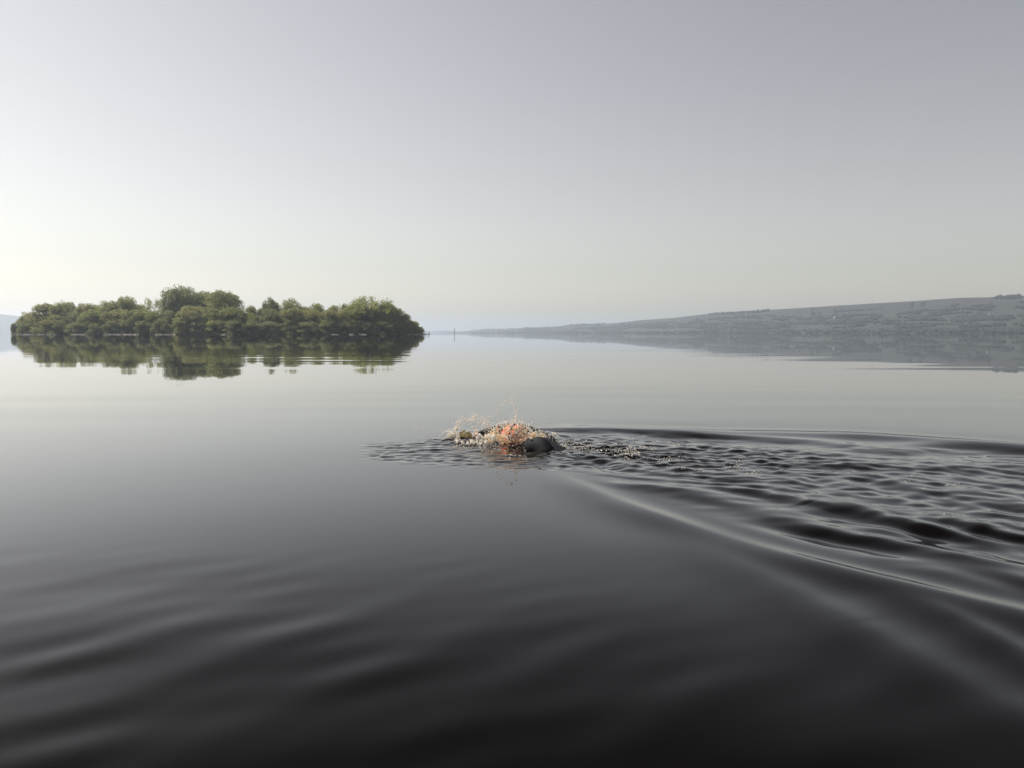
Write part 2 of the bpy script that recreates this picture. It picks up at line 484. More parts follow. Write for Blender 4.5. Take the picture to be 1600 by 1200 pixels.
hill_at = hillside('hillside', [(690, 520), (715, 518.5), (735, 516.5), (760, 514.5), (790, 514), (830, 512), (860, 511), (900, 507), (930, 506.5), (960, 505), (1000, 500.5),
    (1050, 497), (1080, 493.5), (1110, 490), (1150, 488), (1195, 484.5), (1250, 481.5), (1310, 477.5), (1370, 474), (1430, 470.5), (1490, 466), (1540, 465), (1575, 463), (1640, 461), (1800, 452), (2100, 450), (2600, 455)],
    [(690, 6500), (760, 5200), (900, 4000), (1080, 2900), (1300, 2200), (1600, 1750), (2000, 1500), (2600, 1500)], 800, 'long hazy hillside of fields and woods sloping down to the far shore', 3)
far_at = hillside('far_shore', [(560, 519), (620, 518.5), (665, 518), (695, 516.2), (720, 517.6), (760, 518), (830, 518.5)],
    [(560, 8600), (830, 8600)], 700, 'pale low shore on the horizon beyond the marker pole', 8)
left_at = hillside('distant_hill', [(-700, 470), (-400, 474), (-150, 482), (0, 490.5), (30, 494), (80, 503), (160, 512), (260, 519)],
    [(-700, 4200), (260, 5200)], 900, 'pale blue hill showing past the island\'s wooded tip', 12)

# hillside woods and hedgerows: countless far trees, one mass
ico = bmesh.new(); bmesh.ops.create_icosphere(ico, subdivisions=1, radius=1)
iv = np.array([v.co[:] for v in ico.verts]); fi_ = np.array([[v.index for v in f.verts] for f in ico.faces]); ico.free()
def blobs(name, pts, label, mat):
    Vs, Fs = [], []
    for i, (p, r) in enumerate(pts):
        s = r * rng.uniform(.7, 1.3, 3) * np.array([1.15, 1.15, .95])
        Vs.append(iv * s * rng.uniform(.8, 1.2, (len(iv), 1)) + np.array(p) + np.array([0, 0, r * .55])); Fs.append(fi_ + i * len(iv))
    return tag(obj(name, mesh_np(name, np.concatenate(Vs), np.concatenate(Fs), mat, False)), label, kind='stuff')
pts = []
r = np.random.default_rng(77)
for i in range(1500):                         # trees along the water's edge
    px = r.uniform(735, 1900); p = hill_at(px, r.uniform(0.0, .035)); pts.append((p, r.uniform(2.5, 5.5)))
for i in range(150):                          # hedgerows running up and along the slope
    px = r.uniform(800, 1850); t = r.uniform(.08, .8); along = r.random() < .6
    n = r.integers(10, 30)
    for k in range(n):
        a = px + (k * r.uniform(1.2, 2.0) if along else r.normal(0, 1)); tt = t + (r.normal(0, .004) if along else k * .008)
        if tt < .93: pts.append((hill_at(min(a, 2500), tt), r.uniform(1.8, 4.2)))
for i in range(110):                           # small woods
    px = r.uniform(800, 1850); t = r.uniform(.05, .6)
    for k in range(r.integers(20, 60)):
        pts.append((hill_at(px + r.normal(0, 9), t + abs(r.normal(0, .03))), r.uniform(3, 5.5)))
for a, b_, n in ((885, 945, 60), (1108, 1200, 130), (1552, 1590, 50), (735, 860, 60)):  # plantations on the skyline
    for k in range(n):
        pts.append((hill_at(r.uniform(a, b_), r.uniform(.9, 1.0)), r.uniform(3, 5)))
blobs('hillside_woodland', pts, 'hedgerow trees and small woods on the hazy hillside', HEDGE)

def house(px, t, L, w, h, rz, label, wins=3):
    p = hill_at(px, t)
    e = empty('house', (p[0], p[1], p[2] - .4), rz)
    tag(e, label, 'house', 'houses on the far hillside')
    bm = bmesh.new(); x = L / 2; y = w / 2
    v = [bm.verts.new(c) for c in ((-x, -y, -2), (x, -y, -2), (x, y, -2), (-x, y, -2), (-x, -y, h), (x, -y, h), (x, y, h), (-x, y, h), (-x, 0, h + w * .42), (x, 0, h + w * .42))]
    for f in ((0, 1, 5, 4), (2, 3, 7, 6), (1, 2, 6, 9, 5), (3, 0, 4, 8, 7), (3, 2, 1, 0)): bm.faces.new([v[i] for i in f])
    me = bpy.data.meshes.new('wall'); bm.to_mesh(me); bm.free(); me.materials.append(HWALL); obj('wall', me, e)
    bm = bmesh.new(); k = .35; rt = h + w * .42 + .12
    for s in (-1, 1):
        a = [(-x - k, 0, rt), (x + k, 0, rt), (x + k, s * (y + k), h - .1), (-x - k, s * (y + k), h - .1)]
        lo = [bm.verts.new(c) for c in a]; hi = [bm.verts.new((c[0], c[1], c[2] + .18)) for c in a]
        bm.faces.new(lo); bm.faces.new(hi)
        for q in range(4): bm.faces.new((lo[q], lo[(q + 1) % 4], hi[(q + 1) % 4], hi[q]))
    me = bpy.data.meshes.new('roof'); bm.to_mesh(me); bm.free(); me.materials.append(SLATE); rf = obj('roof', me, e)
    for s in (-.8, .8):
        bm = bmesh.new(); bmesh.ops.create_cube(bm, size=1, matrix=Matrix.Translation((x * s, 0, rt + .5)) @ Matrix.Diagonal((.6, .9, 1.6, 1)))
        me = bpy.data.meshes.new('chimney'); bm.to_mesh(me); bm.free(); me.materials.append(HWALL); obj('chimney', me, rf)
    for q in range(wins):
        bm = bmesh.new(); bmesh.ops.create_cube(bm, size=1, matrix=Matrix.Translation((-x + L * (q + .5) / wins, -y - .01, h * .5)) @ Matrix.Diagonal((1.1, .06, 1.2, 1)))
        me = bpy.data.meshes.new('window'); bm.to_mesh(me); bm.free(); me.materials.append(PANE); obj('window', me, e)
house(1238, .52, 13, 7, 4.2, .1, 'lone white house among trees on the hillside, left of the paired houses')
house(1295, .50, 22, 8, 4.6, -.1, 'long white farmhouse, upper of two close together on the hillside', 5)
house(1306, .44, 20, 8, 4.8, .15, 'white farmhouse just below the long farmhouse on the hillside', 4)
house(1166, .5, 12, 7, 4, .2, 'pale house half hidden by haze under the ridge plantation')
house(1545, .42, 11, 7, 4, 0, 'pale house on the darkest part of the hillside')

# slim mast on the ridge
p = hill_at(1361, 1.0)
mt = tag(empty('mast', tuple(p)), 'slim lattice mast standing on the hill ridge', 'mast')
Vv, Ff = [], []
for s in range(3):
    an = s * 2.094
    v_, f_ = tube([(1.0 * math.cos(an), 1.0 * math.sin(an), -1), (.25 * math.cos(an), .25 * math.sin(an), 26)], [.09, .06], 5)
    Ff += [tuple(i + len(Vv) for i in q) for q in f_]; Vv += v_
for z in range(0, 26, 2):
    ra = 1.0 - .75 * z / 26; rb = 1.0 - .75 * (z + 2) / 26
    for s in range(3):
        a1 = s * 2.094; a2 = (s + 1) * 2.094
        v_, f_ = tube([(ra * math.cos(a1), ra * math.sin(a1), z), (rb * math.cos(a2), rb * math.sin(a2), z + 2)], [.045, .045], 4)
        Ff += [tuple(i + len(Vv) for i in q) for q in f_]; Vv += v_
obj('lattice', mesh_np('lattice', [v[:] for v in Vv], Ff, STEEL), mt)
v_, f_ = tube([(0, 0, 26), (0, 0, 30)], [.08, .04], 5)
obj('aerial', mesh_np('aerial', [v[:] for v in v_], f_, STEEL), mt)

# ------------------------------------------------------------------ wooded island
ID = 380.0                                     # distance of the island's near shore
cx = spot(340, ID); hw = (spot(664, ID) - spot(14, ID)) / 2
nu, nv = 140, 26
V = []
for j in range(nv):
    rr = j / (nv - 1)
    for i in range(nu):
        a = 2 * math.pi * i / nu
        edge = 1 + .05 * math.sin(3 * a + 1) + .03 * math.sin(7 * a)
        k = 1.06 * (1 - rr)
        x = cx + hw * k * math.cos(a) * (1 + .02 * math.sin(9 * a)); y = ID + 38 + 38 * k * math.sin(a) * edge
        z = -1.0 + 1.25 * min(1, rr / .10) + 1.6 * max(0, rr - .1)
        V.append((x, y, z + (.12 * math.sin(x * 1.3) * math.sin(y * .9) if 0 < j else 0)))
I = np.arange(nu * nv).reshape(nv, nu)
F = np.stack([I[:-1], np.roll(I[:-1], -1, 1), np.roll(I[1:], -1, 1), I[1:]], -1).reshape(-1, 4)
tag(obj('island_ground', mesh_np('island_ground', V, F, EARTH, True)), 'low wooded island ground', kind='structure')

def shore_y(x):
    """front shoreline of the island at x"""
    q = np.clip((x - cx) / (hw * 1.0), -1, 1)
    return ID + 38 - 38 * math.sqrt(max(0, 1 - q * q))

LEAFQ = 0
def crown_mesh(name, seed, mat, lobes=26, per=150, leaf=.30, flat=.8, low=.0, open_=0.0):
    """leaf clumps on many overlapping lobes; unit crown: radius 5 m, z from 0 to 10"""
    r = np.random.default_rng(seed)
    C, Rd = [], []
    zm = 5.2 - 3.4 * low                       # height at which the crown is widest
    for i in range(lobes):
        z = r.uniform(1.9 - 1.6 * low, 8.6)
        hh = (9.9 - zm) if z > zm else (zm + .6 + 3 * low)
        rm = 5 * math.sqrt(max(0, 1 - ((z - zm) / hh) ** 2))
        k = math.sqrt(r.uniform(.25, 1)) if i > lobes * .2 else r.uniform(0, .5)
        a = r.uniform(0, 2 * math.pi); rd = r.uniform(.75, 1.65) * (1 - open_ * .3)
        C.append(np.array([math.cos(a) * max(rm - rd * .75, 0) * k, math.sin(a) * max(rm - rd * .75, 0) * k, min(z, 9.9 - rd * .8)])); Rd.append(rd)
    Vs = []
    for c_, rd in zip(C, Rd):
        n = int(1.8 * per * (rd / 1.5) ** 2)
        d = r.normal(0, 1, (n, 3)); d /= np.linalg.norm(d, axis=1)[:, None]
        rad = rd * r.uniform(.72, 1.08, (n, 1)) * (1 + .12 * np.sin(d[:, :1] * 5 + seed))
        p = c_ + d * rad * np.array([1, 1, .95])
        nrm = d + r.normal(0, .45, (n, 3)); nrm /= np.linalg.norm(nrm, axis=1)[:, None]
        t = np.cross(nrm, r.normal(0, 1, (n, 3))); t /= np.linalg.norm(t, axis=1)[:, None]
        b_ = np.cross(nrm, t)
        s = .8 * leaf * r.uniform(.55, 1.25, (n, 1))
        q = np.stack([p - t * s * .9, p + b_ * s * .55, p + t * s * .9 - nrm * s * .2, p - b_ * s * .55], 1)
        Vs.append(q.reshape(-1, 3))
    V = np.concatenate(Vs)
    F = np.arange(len(V)).reshape(-1, 4)
    return mesh_np(name, V, F, mat, False), C

def trunk_mesh(name, C, seed, stems=1, fan=False):
    r = np.random.default_rng(seed)
    Vv, Ff = [], []
    def add(pts, rads, seg=6):
        v_, f_ = tube(pts, rads, seg)
        Ff.extend(tuple(i + len(Vv) for i in q) for q in f_); Vv.extend(v_)
    add([(0, 0, -2.5), (.05, 0, 0), (.12, .05, 2.2), (.1, 0, 4.5)], [.42, .34, .27, .18], 8)
    for c_ in C:
        b0 = r.uniform(.2, 2.8)
        mid = Vector((c_[0] * .45, c_[1] * .45, b0 + (c_[2] - b0) * .6))
        add([(.08, .02, b0), mid, Vector(c_)], [.14, .08, .03], 5)
    return mesh_np(name, [v[:] for v in Vv], Ff, BARK, True)

def fan_crown(name, seed):
    """thinly leaved tree: a fan of rising stems with young leaves on the outer twigs"""
    r = np.random.default_rng(seed)
    Vv, Ff, tips = [], [], []
    def add(pts, rads, seg=5):
        v_, f_ = tube(pts, rads, seg)
        Ff.extend(tuple(i + len(Vv) for i in q) for q in f_); Vv.extend(v_)
    add([(0, 0, -2.5), (0, 0, .4), (0, 0, 1.6)], [.5, .4, .34], 8)
    for i in range(26):
        a = r.uniform(0, 2 * math.pi); k = math.sqrt(r.uniform(.02, 1))
        e = Vector((math.cos(a) * 4.9 * k, math.sin(a) * 4.9 * k, 9.5 - 4.2 * k * k + r.normal(0, .1)))
        m1 = Vector((e.x * .35, e.y * .35, 1.2 + e.z * .38)); m2 = Vector((e.x * .75, e.y * .75, e.z * .78))
        add([(0, 0, 1.0), m1, m2, e], [.17, .11, .06, .02])
        tips += [e, m2.lerp(e, .5)]
        for k2 in range(4):
            s = m1.lerp(e, r.uniform(.3, .9)); tt = s + Vector((r.normal(0, .7), r.normal(0, .7), r.uniform(.3, .9)))
            add([s, tt], [.04, .012], 4); tips.append(tt)
    tr = mesh_np(name + '_trunk', [v[:] for v in Vv], Ff, BARK, True)
    Vs = []
    for t_ in tips:
        n = 36
        p = np.array(t_) + r.normal(0, .36, (n, 3))
        nrm = r.normal(0, 1, (n, 3)); nrm /= np.linalg.norm(nrm, axis=1)[:, None]
        t = np.cross(nrm, r.normal(0, 1, (n, 3))); t /= np.linalg.norm(t, axis=1)[:, None]
        b_ = np.cross(nrm, t); s = .17 * r.uniform(.6, 1.2, (n, 1))
        Vs.append(np.stack([p - t * s, p + b_ * s * .6, p + t * s, p - b_ * s * .6], 1).reshape(-1, 3))
    V = np.concatenate(Vs)
    return mesh_np(name, V, np.arange(len(V)).reshape(-1, 4), LEAF_PALE, False), tr

protos = {}
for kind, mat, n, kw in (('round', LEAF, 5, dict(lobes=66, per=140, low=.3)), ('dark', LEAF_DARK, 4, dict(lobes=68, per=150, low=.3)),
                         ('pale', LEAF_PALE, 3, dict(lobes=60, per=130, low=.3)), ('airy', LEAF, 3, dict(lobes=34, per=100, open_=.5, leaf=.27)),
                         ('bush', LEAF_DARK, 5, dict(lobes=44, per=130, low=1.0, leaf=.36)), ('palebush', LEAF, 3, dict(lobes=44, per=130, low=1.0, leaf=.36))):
    protos[kind] = []
    for i in range(n):
        cm, C = crown_mesh('crown_' + kind, 100 + 17 * i + len(kind) * 7, mat, **kw)
        protos[kind].append((cm, trunk_mesh('trunk_' + kind, C, 5 + i)))
protos['fan'] = [fan_crown('crown_fan', 900), fan_crown('crown_fan', 917)]
count = {}
tr = random.Random(4)
def tree(px, top, half, kind, back, name, label, group=None, base=None, deep=1.0):
    """px, top row and half width in the photograph; back = metres behind the shoreline"""
    Yd = max(shore_y(spot(px, ID)), ID) + back
    x = spot(px, Yd)
    z0 = .25 if back > 2 else .0
    H = hgt(top, Yd) - z0
    i = count.get(kind, 0); count[kind] = i + 1
    cm, tm = protos[kind][i % len(protos[kind])]
    wr = half / FPX * Yd / 5.0
    fat = 1.22 if 60 < px < 600 else 1.0
    e = empty(name, (x, Yd, z0), tr.uniform(0, 6.28))
    tag(e, label, 'bush' if 'bush' in kind else 'tree', group)
    lift = {'bush': -.04, 'palebush': -.04}.get(kind, .03)       # bare stem below the crown, as a share of the height
    cz = H * (1 - lift) / 9.6
    for nm, me in (('trunk', tm), ('crown', cm)):
        o = obj(nm, me, e, (0, 0, H * lift))
        o.scale = (wr * fat, wr * fat * deep, cz)
    return e
B = 'trees along the island skyline'
big = [
 (285, 450, 31, 'dark', 24, 'tallest broad dark green tree, domed above the rest of the island'),
 (320, 453, 25, 'dark', 30, 'tall dark tree joined between the two big domed crowns'),
 (353, 456, 33, 'round', 20, 'big round olive-green tree beside the tallest dark one'),
 (200, 462, 15, 'round', 22, 'narrow domed tree rising above the wood next to the leaning open-crowned tree'),
 (238, 467, 16, 'airy', 24, 'leaning open-crowned tree with sky showing through, next to the tallest tree\'s dome'),
 (172, 470, 15, 'round', 18, 'small brownish domed tree beside the taller narrow domed one'),
 (425, 466, 13, 'dark', 20, 'compact dark round tree next to the bare-branched fan tree'),
 (455, 468, 20, 'fan', 22, 'thinly leaved tree with fanned bare branches, next to a compact dark tree'),
 (580, 465, 38, 'fan', 18, 'wide pale fan-shaped tree with bare stems near the island\'s sloping end'),
 (498, 474, 14, 'round', 20, 'small flat-topped tree between the two fan-shaped trees'),
 (540, 475, 8, 'dark', 24, 'little dark tree top just beside the wide pale fan tree'),
 (150, 506, 11, 'bush', -3, 'neat round bush standing out over the water by the pale shore strip'),
]
for a in big:
    tree(*a[:5], 'round_bush' if a[3] == 'bush' else 'broadleaf_tree', a[5])
for px, top, half, kind, back in [(50, 487, 19, 'round', 12), (78, 475, 25, 'round', 14), (104, 473, 20, 'pale', 18), (136, 473, 16, 'round', 18), (155, 476, 14, 'round', 20),
        (218, 475, 14, 'round', 24), (262, 479, 14, 'round', 18), (398, 479, 16, 'round', 18), (478, 478, 16, 'round', 22), (524, 477, 13, 'round', 20), (555, 474, 16, 'pale', 16)]:
    tree(px, top, half, kind, back, 'broadleaf_tree', 'rounded olive-green tree forming the ordinary skyline of the island wood', B)
for px, top, half in [(38, 495, 11), (606, 472, 20), (620, 481, 17), (633, 491, 14), (645, 501, 12), (655, 510, 9)]:
    tree(px, top, half, 'round' if px > 100 else 'dark', 9, 'broadleaf_tree', 'tree of the island\'s steep tapering ends, stepping down to the water', 'trees at the tapering ends of the island')
mids = [(62, 496, 19), (92, 490, 21), (122, 485, 18), (148, 484, 20), (182, 484, 20), (212, 483, 19), (242, 487, 18), (270, 486, 19), (303, 478, 23), (334, 480, 20), (366, 480, 21), (396, 487, 18),
        (428, 483, 20), (458, 482, 20), (488, 483, 19), (515, 484, 18), (546, 481, 23), (575, 482, 24), (602, 486, 21), (624, 494, 16)]
for i, (px, top, half) in enumerate(mids):
    tree(px, top, half, ('round', 'pale', 'dark', 'round', 'round')[i % 5], 9 + (i * 7) % 5, 'broadleaf_tree', ('olive-green', 'pale yellow-green', 'dark green', 'olive-green', 'olive-green')[i % 5] + ' mid-height tree in the belt between shoreline bushes and skyline trees', 'middle belt of island trees')
fronts = [(25, 504, 7), (44, 503, 14), (70, 502, 16), (96, 500, 16), (122, 503, 16), (176, 502, 15), (200, 498, 16), (228, 500, 17), (255, 498, 15), (283, 496, 17), (310, 502, 16), (337, 500, 17),
          (366, 502, 17), (395, 500, 17), (424, 502, 17), (453, 500, 17), (482, 502, 17), (511, 501, 17), (540, 500, 18), (570, 501, 18), (598, 502, 18), (622, 505, 15), (636, 507, 12), (648, 511, 9), (657, 515, 6)]
for i, (px, top, half) in enumerate(fronts):
    tree(px, top, half, 'palebush' if i in (2, 9, 11) else 'bush', 1.5 + (i * 5) % 4, 'willow_bush', ('lighter olive' if i in (2, 9, 11) else 'dark') + ' low willow bush at the island\'s waterline, foliage down to the water', 'bushes along the island waterline')

for i in range(25):                            # undergrowth closing the gaps under the trees
    px = 44 + i * 24
    tree(px, 503 + (i * 7) % 5, 17, 'bush', 7 + (i * 3) % 4, 'undergrowth_bush', 'dark undergrowth bush filling the shade beneath the island trees', 'undergrowth beneath the island trees')
# pale stones along the shoreline, a few put in as white water glints
sr = random.Random(12)
stone_meshes = []
for k in range(4):
    bm = bmesh.new(); bmesh.ops.create_icosphere(bm, subdivisions=2, radius=1)
    for v in bm.verts: v.co *= sr.uniform(.82, 1.15)
    me = bpy.data.meshes.new('shore_stone_or_glint'); bm.to_mesh(me); bm.free(); me.materials.append(STONE); stone_meshes.append(me)
k = 0
for a, b_, n in ((20, 90, 26), (114, 142, 22), (165, 192, 18), (192, 218, 14), (243, 275, 18), (345, 356, 6), (520, 530, 5), (548, 552, 3), (562, 572, 6), (640, 660, 12)):  # the short runs just before the last imitate glints on the water
    for i in range(n):
        px = a + (b_ - a) * (i + sr.random()) / n
        x = spot(px, ID); yy = shore_y(x) - 4.2 - sr.random() * 1.5
        o = obj('shore_stone_or_glint', stone_meshes[k % 4], None, (x * yy / ID, yy, .02)); k += 1
        s = sr.uniform(.35, .7); o.scale = (s * 1.5, s, s * .55); o.rotation_euler = (0, 0, sr.uniform(0, 6))
        tag(o, 'pale weathered stone lying along the island\'s waterline', 'stone', 'pale stones along the island shore')

def post(name, px, Yd, h, rad, lean, label, group=None, cap=False):
    e = tag(empty(name, (spot(px, Yd), Yd, 0)), label, 'post', group)
    v_, f_ = tube([(0, 0, -1.5), (lean * .5, 0, h * .5), (lean, 0, h)], [rad, rad * .95, rad * .88], 9)
    f5 = [tuple(q) for q in f_]
    me = bpy.data.meshes.new('shaft'); me.from_pydata([v[:] for v in v_], [], f5 + [tuple(range(18, 27))]); me.materials.append(WOOD); obj('shaft', me, e)
    v_, f_ = tube([(lean, 0, h * .999), (lean, 0, h + rad * .9)], [rad * 1.15, rad * .5], 9)
    me = bpy.data.meshes.new('cap'); me.from_pydata([v[:] for v in v_], [], [tuple(q) for q in f_] + [tuple(range(9, 18))]); me.materials.append(WOOD); obj('cap', me, e)
post('marker_pole', 710.3, 372, 3.2, .10, .02, 'tall dark marker pole standing alone in open water past the island')
for i, (px, h, ln) in enumerate(((663.5, 1.1, .12), (666.2, 1.3, -.1), (669.5, 1.4, .05), (671.3, .9, .0))):
    post('mooring_stake', px, 384 + i, h, .11, ln, 'short weathered stake at the water off the island\'s sloping tip', 'stakes off the island tip')

# ------------------------------------------------------------------ the swimmer
# local frame: +x = swimming direction, +y = swimmer's left (towards the camera), z = 0 at the water
HEAD = ground(811, 694)
HEADING = math.atan2(.688, -.725)
person = empty('person', (HEAD.x, HEAD.y, 0), HEADING)
tag(person, 'front-crawl swimmer in black wetsuit and orange cap, one shoulder above the water', 'person')

J = {}; E_ = []; RAD = {}
def jn(n, co, r, parent=None):
    J[n] = len(J); RAD[n] = (co, r if isinstance(r, tuple) else (r, r))
    if parent: E_.append((J[parent], J[n]))
jn('pelvis', (-.82, 0, -.16), (.15, .105))
jn('waist', (-.62, .0, -.14), (.135, .10), 'pelvis')
jn('chest', (-.44, .0, -.085), (.155, .115), 'waist')
jn('upper', (-.24, .01, -.05), (.13, .10), 'chest')
jn('neck', (-.13, .0, .01), (.062, .062), 'upper')
jn('nape', (-.05, -.005, .015), (.07, .075), 'neck')
jn('head', (.03, -.005, .025), (.078, .092), 'nape')
jn('crown', (.10, -.005, .03), (.055, .062), 'head')
# near (left) arm: shoulder high, elbow dropping back into the water
jn('lsh', (-.13, .10, .0), (.076, .068), 'upper')
jn('lup', (-.26, .065, .036), (.082, .068), 'lsh')
jn('lel', (-.365, .09, -.05), (.062, .06), 'lup')
jn('lfo', (-.36, .13, -.17), (.045, .045), 'lel')
jn('lwr', (-.36, .19, -.30), (.03, .028), 'lfo')
jn('lpa', (-.37, .21, -.36), (.038, .018), 'lwr')
for k, (dy, L) in enumerate(((.032, .07), (.011, .085), (-.011, .08), (-.032, .06))):
    jn('lf%da' % k, (-.36, .21 + dy, -.41), .0095, 'lpa')
    jn('lf%db' % k, (-.355, .21 + dy * 1.15, -.41 - L * .6), .0085, 'lf%da' % k)
    jn('lf%dc' % k, (-.345, .21 + dy * 1.2, -.41 - L), .007, 'lf%db' % k)
jn('lta', (-.37, .165, -.365), .011, 'lpa'); jn('ltb', (-.365, .145, -.40), .009, 'lta')
# far (right) arm: reaching forward, hand entering the water
jn('rsh', (-.14, -.17, .0), (.075, .07), 'upper')
jn('rup', (.03, -.19, .05), (.055, .055), 'rsh')
jn('rel', (.17, -.17, .085), (.046, .046), 'rup')
jn('rfo', (.30, -.09, .07), (.044, .042), 'rel')
jn('rwr', (.42, -.02, .035), (.03, .026), 'rfo')
jn('rpa', (.49, .005, .012), (.036, .018), 'rwr')
for k, (dy, L) in enumerate(((.032, .06), (.011, .08), (-.011, .085), (-.032, .07))):
    jn('rf%da' % k, (.535, .012 + dy, .0), .0095, 'rpa')
    jn('rf%db' % k, (.535 + L * .55, .016 + dy * 1.1, -.012), .0085, 'rf%da' % k)
    jn('rf%dc' % k, (.535 + L, .018 + dy * 1.15, -.035), .007, 'rf%db' % k)
jn('rta', (.495, .052, .0), .011, 'rpa'); jn('rtb', (.53, .066, -.01), .009, 'rta')
# legs, kicking just under the surface
for s, n, dz in ((.1, 'l', .03), (-.1, 'r', -.05)):
    jn(n + 'hip', (-.90, s * .95, -.14), (.095, .09), 'pelvis')
    jn(n + 'thi', (-1.08, s, -.15 + dz * .4), (.08, .08), n + 'hip')
    jn(n + 'kne', (-1.28, s, -.16 + dz), (.056, .058), n + 'thi')
    jn(n + 'cal', (-1.45, s, -.13 + dz), (.056, .056), n + 'kne')
    jn(n + 'ank', (-1.66, s * .95, -.12 + dz * 1.5), (.035, .036), n + 'cal')
    jn(n + 'foo', (-1.76, s * .9, -.14 + dz * 1.5), (.04, .028), n + 'ank')
    jn(n + 'toe', (-1.88, s * .85, -.15 + dz * 1.5), (.03, .016), n + 'foo')
me = bpy.data.meshes.new('body_skeleton')
me.from_pydata([RAD[n][0] for n in J], E_, [])
tmp = obj('body_skeleton', me)
md = tmp.modifiers.new('skin', 'SKIN'); md.use_smooth_shade = True; md.branch_smoothing = .6
lay = me.skin_vertices[0].data
for n, i in J.items():
    lay[i].radius = RAD[n][1]; lay[i].use_root = (n == 'pelvis')
sb = tmp.modifiers.new('sub', 'SUBSURF'); sb.levels = 2; sb.render_levels = 2
dg = bpy.context.evaluated_depsgraph_get()
bme = bpy.data.meshes.new_from_object(tmp.evaluated_get(dg))
bpy.data.objects.remove(tmp)
bme.name = 'body'
bme.materials.clear()
for m in (SKIN, WETSUIT): bme.materials.append(m)
for p in bme.polygons:
    c_ = p.center
    hand = (c_.x > .43) or (c_.z < -.30 and c_.x > -.6)
    head = c_.x > -.10 and abs(c_.y) < .105 and c_.x < .2
    p.material_index = 0 if (hand or head) else 1
    p.use_smooth = True
# face, looking down into the water: nose, chin and ears pushed out of the head surface
for v in bme.vertices:
    c_ = v.co
    if -.12 < c_.x < .2 and abs(c_.y) < .12:
        dn = math.exp(-((c_.x - .02) / .022) ** 2 - ((c_.y + .005) / .016) ** 2)
        if c_.z < .0: c_.z -= .028 * dn + .014 * math.exp(-((c_.x + .055) / .02) ** 2 - ((c_.y + .005) / .03) ** 2)
        for s in (-1, 1):
            if s * (c_.y + .005) > .05: c_.y += s * .016 * math.exp(-((c_.x - .0) / .022) ** 2 - ((c_.z - .03) / .026) ** 2)
obj('body', bme, person)
# swim cap over the crown, cut along the forehead, with a seam ridge
bm = bmesh.new()
bmesh.ops.create_uvsphere(bm, u_segments=40, v_segments=26, radius=1)
dele = []
for v in bm.verts:
    p = v.co.copy()
    if p.x < -.42 - .25 * p.z or p.z < -.62 + .0 * p.x: dele.append(v)
bmesh.ops.delete(bm, geom=dele, context='VERTS')
for v in bm.verts:
    p = v.co
    ridge = 1 + .018 * math.exp(-(p.y / .07) ** 2) + .010 * math.sin(p.x * 16 + p.z * 5) * math.sin(p.y * 9)
    v.co = Vector((.042 + p.x * .125 * ridge, -.005 + p.y * .092 * ridge, .03 + p.z * .112 * ridge))
for f in bm.faces: f.smooth = True
me = bpy.data.meshes.new('swim_cap'); bm.to_mesh(me); bm.free(); me.materials.append(CAPM)
cap = obj('swim_cap', me, person)
so = cap.modifiers.new('thickness', 'SOLIDIFY'); so.thickness = .003
# goggles: strap round the cap, two cups on the face
Vv, Ff = [], []
n = 40
for i in range(n):
    a = 2 * math.pi * i / n
    for j, (o_, w_) in enumerate(((1.02, -.007), (1.02, .007), (.99, .007), (.99, -.007))):
        Vv.append((.012 + w_ + .02 * math.sin(a), -.005 + math.cos(a) * .0945 * o_, .03 + math.sin(a) * .115 * o_))
for i in range(n):
    for j in range(4):
        Ff.append((i * 4 + j, i * 4 + (j + 1) % 4, ((i + 1) % n) * 4 + (j + 1) % 4, ((i + 1) % n) * 4 + j))
gg = obj('goggles', mesh_np('goggles', Vv, Ff, RUBBER, True), person)
for s in (-1, 1):
    bm = bmesh.new(); bmesh.ops.create_uvsphere(bm, u_segments=14, v_segments=8, radius=1, matrix=Matrix.Translation((.03, -.005 + s * .033, -.07)) @ Matrix.Diagonal((.02, .028, .014, 1)))
    for f in bm.faces: f.smooth = True
    me = bpy.data.meshes.new('lens'); bm.to_mesh(me); bm.free(); me.materials.append(RUBBER); obj('lens', me, gg)

# ------------------------------------------------------------------ splash
def sp(px, py, Yd):
    """a point at forward distance Yd seen at a pixel"""
    u = (px - 800) / FPX; v = (600 - py) / FPX
    d = Vector((u, math.cos(PITCH) + v * math.sin(PITCH), v * math.cos(PITCH) - math.sin(PITCH)))
    return Vector((0, 0, CAM_H)) + d * (Yd / d.y)
q = random.Random(31)
mb = bpy.data.metaballs.new('splash_blob')
mb.resolution = .0048; mb.render_resolution = .0048; mb.threshold = .35
mo = bpy.data.objects.new('splash_blob', mb); COL.objects.link(mo)
HY = HEAD.y
def ball(p, r):
    e = mb.elements.new(); e.co = p; e.radius = r * 1.9
def strand(p0, v0, n, r0, r1, g=5.0, dt=.012, jit=.006):
    """a rope of water thrown from p0 with velocity v0"""
    p = Vector(p0)
    for k in range(n):
        t = k * dt
        c_ = p + Vector(v0) * t + Vector((0, 0, -g * t * t)) + Vector((q.gauss(0, jit), q.gauss(0, jit), q.gauss(0, jit)))
        if c_.z > -.02: ball(c_, (r0 + (r1 - r0) * k / n) * q.uniform(.6, 1.3))
def sheet(p, sx, sz, th=.004):
    e = mb.elements.new(type='ELLIPSOID'); e.co = p; e.radius = .024
    e.size_x, e.size_y, e.size_z = sx * 40, th * 40, sz * 40
    from mathutils import Euler
    e.rotation = Euler((q.uniform(-.7, .7), q.uniform(-1.2, 1.2), q.uniform(-1.0, 1.0))).to_quaternion()
hand = sp(728, 690, HY + .34)
